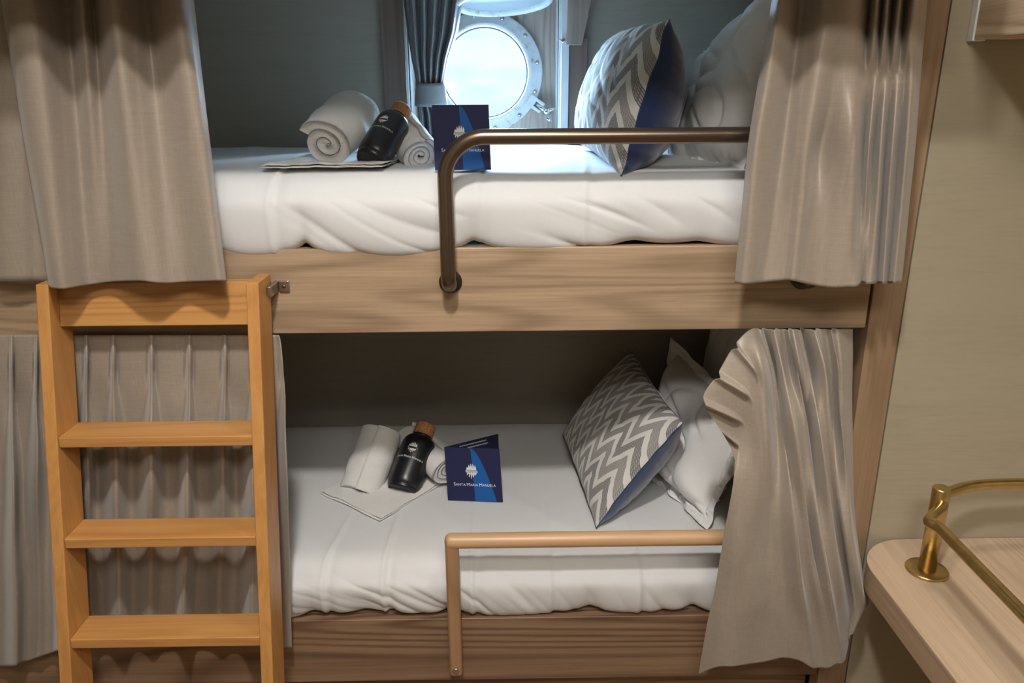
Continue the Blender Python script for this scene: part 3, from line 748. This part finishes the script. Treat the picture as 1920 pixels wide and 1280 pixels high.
def emblem2d(s):
    vs, fs = [], []
    def poly(ps):
        k = len(vs); vs.extend([(p[0]*s, p[1]*s) for p in ps]); fs.append(tuple(range(k, k+len(ps))))
    hs = [.55, .85, 1.0, .98, .80]; xs = [-.62, -.36, -.09, .18, .45]
    for x, h in zip(xs, hs):      # pointed sails, bellied to the right
        base = .18; pts = [(x-.10, base), (x+.15, base)]
        for i in range(1, 7):
            q = i/6; pts.append((x+.15+.06*sin(q*pi)-.13*q, base+(h-base)*q))
        for i in range(5, 0, -1):
            q = i/6; pts.append((x-.10+.12*q-.02*sin(q*pi), base+(h-base)*q))
        poly(pts)
    poly([(-.82, .12), (.70, .12), (.80, .04), (-.84, .04)])
    poly([(-.84, -.01), (.84, -.01), (.80, -.10), (-.80, -.10)])
    hl = [.50, .78, .95, .80, .52]
    for x, h in zip(xs, hl):      # the mirrored lower half, wavy
        x += .03; pts = [(x+.17, -.16), (x-.10, -.16)]
        for i in range(1, 7):
            q = i/6; pts.append((x-.10+.05*sin(q*2*pi)+.10*q, -.16-(h-.16)*q))
        for i in range(5, 0, -1):
            q = i/6; pts.append((x+.17+.05*sin(q*2*pi)-.14*q, -.16-(h-.16)*q))
        poly(pts)
    return vs, fs
TXT = smallcaps(['SANTA', 'MARIA', 'MANUELA'], 1.25, .95)
EMB = emblem2d(1.0)

def bottle(base, cap, dia, label, upv):
    base, cap = V(base), V(cap); ax_ = (cap-base).normalized(); L = (cap-base).length; R_ = dia/2
    t = thing('water_bottle', base, label, 'bottle')
    b = .84*L
    prof_ = [(.003, R_*.02), (.003, R_*.74), (0, R_*.78), (.001, R_*.84), (.010, R_*.92), (.0112, R_*.90), (.0124, R_*.93), (.024, R_*.985), (.034, R_)]
    prof_ += [(b*.76, R_)]
    for i in range(1, 11):
        q = i/10*pi/2; prof_.append((b*.76+b*.19*sin(q), R_*(.56+.44*cos(q))))
    prof_ += [(b*.955, R_*.54), (b*.96, R_*.60), (b*.985, R_*.60), (b*.99, R_*.5)]
    obj('bottle_body', lathe(prof_, base, ax_, 64), M['bottle'], t, True)
    c_ = obj('cork_cap', lathe([(b*.98, R_*.57), (b*.985, R_*.60), (L-.003, R_*.60), (L, R_*.55)], base, ax_, 40), M['cork'], t, True)
    # wrap print
    U = (V(upv)-ax_*V(upv).dot(ax_)).normalized(); Sd = U.cross(ax_)*-1
    if Sd.x < 0: Sd = -Sd
    def wrap(p, h0):
        a_ = p[0]/R_; return base+ax_*(h0+p[1])+(U*cos(a_)+Sd*sin(a_))*(R_+.0003)
    s = R_*1.75/TXT[2]*1.0
    obj('lettering', ([wrap((p[0]*s, p[1]*s), b*.48) for p in TXT[0]], TXT[1]), M['print'], t)
    e = R_*.36
    obj('emblem', ([wrap((p[0]*e, p[1]*e), b*.48+R_*.64) for p in EMB[0]], EMB[1]), M['print'], t)
    return t

# upper bunk set
ZP = ZU
ux = aY(650, 250, .16)
roll((641, 241), (aY(688, 205, .27)-aY(612, 282, .08)), .066, .165, 1.0, 'white rolled towel left of the bottle on the upper bunk', .17, squash=.88, turns=2.4)
roll((768, 266), (aY(744, 236, .27)-aY(784, 292, .12)), .046, .17, 2.0, 'white rolled towel half hidden behind the bottle on the upper bunk', .20, squash=.95)
f0 = [aZ(482, 313, ZU+.003), aZ(690, 320, ZU+.003)]
flat_towel((-.475, .045), (-.235, .035), (-.20, .30), (-.44, .30), ZU+.003, .0045, 'flat folded white towel under the towel rolls on the upper bunk', 3.0)
bottle(aY(694, 304, .085), aY(755, 204, .20), .071, 'black bottle with cork cap leaning on towel rolls on the upper bunk', (-.25, -.8, .6))

# lower bunk set
roll((692, 864), (aY(713, 805, .50)-aY(670, 918, .38)), .067, .185, 4.0, 'white rolled towel left of the bottle on the lower bunk', .40, squash=.85)
roll((800, 848), (aY(757, 800, .56)-aY(837, 870, .38)), .056, .21, 5.0, 'white rolled towel behind the bottle on the lower bunk', .43, squash=.85)
flat_towel(tuple(aZ(712, 978, ZL+.004).xy), tuple(aZ(835, 905, ZL+.004).xy), tuple(aZ(740, 850, ZL+.004).xy), tuple(aZ(600, 925, ZL+.004).xy), ZL+.004, .0055, 'folded white towel spread under the bottle on the lower bunk', 5.0)
bottle(aY(753, 921, .315), aY(800, 797, .455), .093, 'black bottle with cork cap lying on towels on the lower bunk', (-.1, -.75, .75))

def brochure(p00, p10, p01, p11, back, label, mirror=False):
    # front panel corners in world (bottom-left, bottom-right, top-left, top-right)
    p00, p10, p01, p11 = map(V, (p00, p10, p01, p11))
    p11 = p10+p01-p00
    t = thing('brochure', p00, label, 'brochure')
    n_ = (p10-p00).cross(p01-p00).normalized()
    def at(u, v, d=0): return p00*(1-u)*(1-v)+p10*u*(1-v)+p01*(1-u)*v+p11*u*v+n_*d
    k = .0006
    def slab(a, b, c_, d_, nn): return hexa([a-nn*k, b-nn*k, b+nn*k, a+nn*k, c_-nn*k, d_-nn*k, d_+nn*k, c_+nn*k])
    obj('front_cover', slab(p00, p10, p01, p11, n_), M['navy'], t)
    q10, q11 = map(V, back); n2 = (q10-p00).cross(p01-p00).normalized()
    o = slab(p00, q10, p01, q11, n2)
    bk = obj('back_cover', o, M['navy2'], t)
    # blue curved sail
    L_, R2 = [], []
    for i in range(21):
        v = 1-i/20
        L_.append(at(.475+.03*(1-v), v, .0009)); R2.append(at(.475+.42*(1-v)**.62 if i else .477, v, .0009))
    vs = L_+R2; fs = [(i, i+1, 21+i+1, 21+i) for i in range(20)]
    # clip right to curve that ends steep
    obj('blue_shape', (vs, fs), M['blue'], t)
    W = (p10-p00).length; H = (p01-p00).length
    s = .76/TXT[2]
    obj('lettering', ([at(.51+p[0]*s, .285+p[1]*s*W/H, .0013) for p in TXT[0]], TXT[1]), M['print'], t)
    e = .135
    obj('emblem', ([at(.47+p[0]*e, .56+p[1]*e*W/H*1.08, .0013) for p in EMB[0]], EMB[1]), M['print'], t)
    # small print lines inside the rear leaf
    n3 = n2 if n2.dot(CP-p00) > 0 else -n2
    def at2(u, v): return p00*(1-u)*(1-v)+q10*u*(1-v)+p01*(1-u)*v+q11*u*v+n3*.0010
    line = smallcaps(['www', 'santamariamanuela', 'pt'], 1, 1, .1)
    gs = []
    for (v0, wd, u0) in ((.93, .5, .52), (.87, .5, .55)):
        s2 = wd/line[2]; gs.append(([at2(u0+p[0]*s2, v0+p[1]*s2*W/H) for p in line[0]], line[1]))
    obj('lettering', join(*gs), M['print'], bk)
    return t
zB = ZU+.005
c0, c1 = aY(816, 319, .03), aY(921, 317, .03); c0.z = c1.z = min(c0.z, c1.z)
brochure(c0, c1, aY(810, 197, .055), aY(917, 195, .055), (V((c1.x-.01, .085, c0.z)), aY(913, 197, .085)), 'upright navy brochure with white ship emblem behind the bronze rail on the upper bunk')
c0, c1 = aZ(840, 937, ZL+.006), aZ(943, 941, ZL+.006)
tl, tr = aY(833, 838, c0.y+.035), aY(936, 847, c1.y+.035)
bt = aY(934, 813, c1.y+.11); bb = V((bt.x+.004, c1.y+.085, ZL+.008))
brochure(c0, c1, tl, tr, (bb, bt), 'half-open navy brochure with white ship emblem on the lower bunk')

# ------------------------------------------------------------------ desk, brass rail, cabinet
X0 = .768
poly = []
cr = .125
for i in range(19):
    q = pi/2+ i/18*pi/2     # from back to the left
    poly.append((X0+cr+cr*cos(q), -.002-cr+cr*sin(q)))
poly = [(1.685, -.002)]+poly+[(X0, -.50), (X0+.03, -.66), (X0+.12, -.74), (1.685, -.76)]
t = thing('desk', (1.2, -.35, ZF), 'pale oak desk top with rounded corner in front of the cream wall', 'desk')
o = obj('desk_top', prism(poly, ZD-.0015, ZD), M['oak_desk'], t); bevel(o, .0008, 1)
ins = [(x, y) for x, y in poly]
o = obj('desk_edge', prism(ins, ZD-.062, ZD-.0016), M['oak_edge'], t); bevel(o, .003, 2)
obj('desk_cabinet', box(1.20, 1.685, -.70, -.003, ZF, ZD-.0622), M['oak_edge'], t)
bx, by = .884, -.122
t = thing('desk_rail', (bx, by, ZD), 'brass rail on a round-footed post at the corner of the desk', 'rail')
obj('foot_flange', lathe([(.0004, .042), (.004, .042), (.006, .040), (.0065, .016)], (bx, by, ZD), (0, 0, 1), 48), M['brass'], t, True)
zp = .832
obj('rail_post', lathe([(.005, .0175), (zp-ZD-.003, .0175), (zp-ZD-.0008, .0165), (zp-ZD, .015)], (bx, by, ZD), (0, 0, 1), 36), M['brass'], t, True)
for k in range(3):
    q = 2*pi*k/3+.5; obj('screw', lathe([(0, .003), (.0008, .0025)], (bx+.030*cos(q), by+.030*sin(q), ZD+.0058), (0, 0, 1), 12), M['steel'], t, True)
zr = zp-.017
pa = [catmull([V((bx, by, zr)), V((bx+.030, by+.014, zr)), V((bx+.065, by+.030, zr)), V((bx+.11, by+.040, zr)), V((bx+.17, by+.043, zr))], i/20) for i in range(21)]+[V((1.66, by+.045, zr))]
obj('rail_bar', tube(pa, .0110, 20), M['brass'], t, True)
zr2 = zp-.032
e0 = aZ(1763, 991, zr2); e1 = aZ(1888, 1119, zr2); dr = (e1-e0).normalized()
pa = [V((bx-.002, by-.004, zr2)), V((bx-.008, by-.020, zr2))]
pa = [catmull([V((bx, by, zr2)), V((bx-.007, by-.022, zr2)), V((e0.x-dr.x*.03-.006, e0.y-dr.y*.03, zr2)), e0, e0+dr*.06], i/24) for i in range(25)]+[e0+dr*.30, e0+dr*.52]
obj('rail_bar', tube(pa, .0110, 20), M['brass'], t, True)
pe = e0+dr*.50
obj('foot_flange', lathe([(.0004, .042), (.004, .042), (.006, .040), (.0065, .016)], (pe.x, pe.y, ZD), (0, 0, 1), 48), M['brass'], t, True)
obj('rail_post', lathe([(.005, .0175), (zp-ZD, .0175)], (pe.x, pe.y, ZD), (0, 0, 1), 36), M['brass'], t, True)

t = thing('wall_cabinet', (1.1, -.2, 1.684), 'pale oak wall cabinet in the top right corner above the desk', 'cabinet')
bevel(obj('cabinet_body', box(.856, 1.685, -.42, -.019, 1.684, ZC-.002), M['oak_cab'], t), .002)
o = bevel(obj('edge_strip', box(.853, .8775, -.0185, -.001, 1.682, ZC-.002), M['white_paint'], t), .001)
bevel(obj('door', box(.862, 1.27, -.440, -.4205, 1.690, ZC-.02), M['oak_cab'], t), .002)

# ------------------------------------------------------------------ lights
def area(name, loc, target, size, power, col, shape='DISK', sy=None):
    l = bpy.data.lights.new(name, 'AREA'); l.shape = shape; l.size = size; l.energy = power; l.color = col
    if sy: l.size_y = sy
    o = bpy.data.objects.new(name, l); COL.objects.link(o); o.location = loc
    d_ = V(target)-V(loc); o.rotation_euler = d_.to_track_quat('-Z', 'Y').to_euler(); return o
l = bpy.data.lights.new('ceiling_spot', 'SPOT'); l.energy = 128; l.color = (1, .955, .90); l.shadow_soft_size = .07
l.spot_size = radians(136); l.spot_blend = .75
o = bpy.data.objects.new('ceiling_spot', l); COL.objects.link(o); o.location = (-.08, -1.30, 2.70)
area('cabin_fill', (.2, -2.1, 2.7), (0, -.3, 1.1), .8, 34, (1, .95, .88), 'RECTANGLE', .5)  # added fill from behind the camera, stands for no particular lamp
area('desk_fill', (.38, -.42, 2.3), (.9, -.25, 1.2), .14, 6, (1, .92, .82))  # added fill to brighten the cabinet side, wall and desk
area('porthole_daylight', (pc.x, YR+.30, pc.z+.22), (pc.x+.10, .3, 1.60), .45, 175, (.56, .77, 1.0))

W = bpy.data.worlds.new('sky'); S.world = W; W.use_nodes = True; nt = W.node_tree
bg = nt.nodes['Background']; tc = nt.nodes.new('ShaderNodeTexCoord'); nn = nt.nodes.new('ShaderNodeTexNoise'); cr_ = nt.nodes.new('ShaderNodeValToRGB')
nn.inputs['Scale'].default_value = 4.5; nn.inputs['Detail'].default_value = 3
mp = nt.nodes.new('ShaderNodeMapping'); mp.inputs['Scale'].default_value = (1, 1, 3.5)
nt.links.new(tc.outputs['Generated'], mp.inputs[0]); nt.links.new(mp.outputs[0], nn.inputs['Vector']); nt.links.new(nn.outputs['Fac'], cr_.inputs[0])
cr_.color_ramp.elements[0].position = .38; cr_.color_ramp.elements[0].color = (.62, .86, 1, 1)
cr_.color_ramp.elements[1].position = .55; cr_.color_ramp.elements[1].color = (.95, .985, 1, 1)
nt.links.new(cr_.outputs[0], bg.inputs[0]); bg.inputs[1].default_value = 1.25

S.view_settings.view_transform = 'Standard'
S.view_settings.look = 'None'
S.view_settings.exposure = 0
S.cycles.use_denoising = True
S.cycles.max_bounces = 8
S.cycles.sample_clamp_indirect = 6
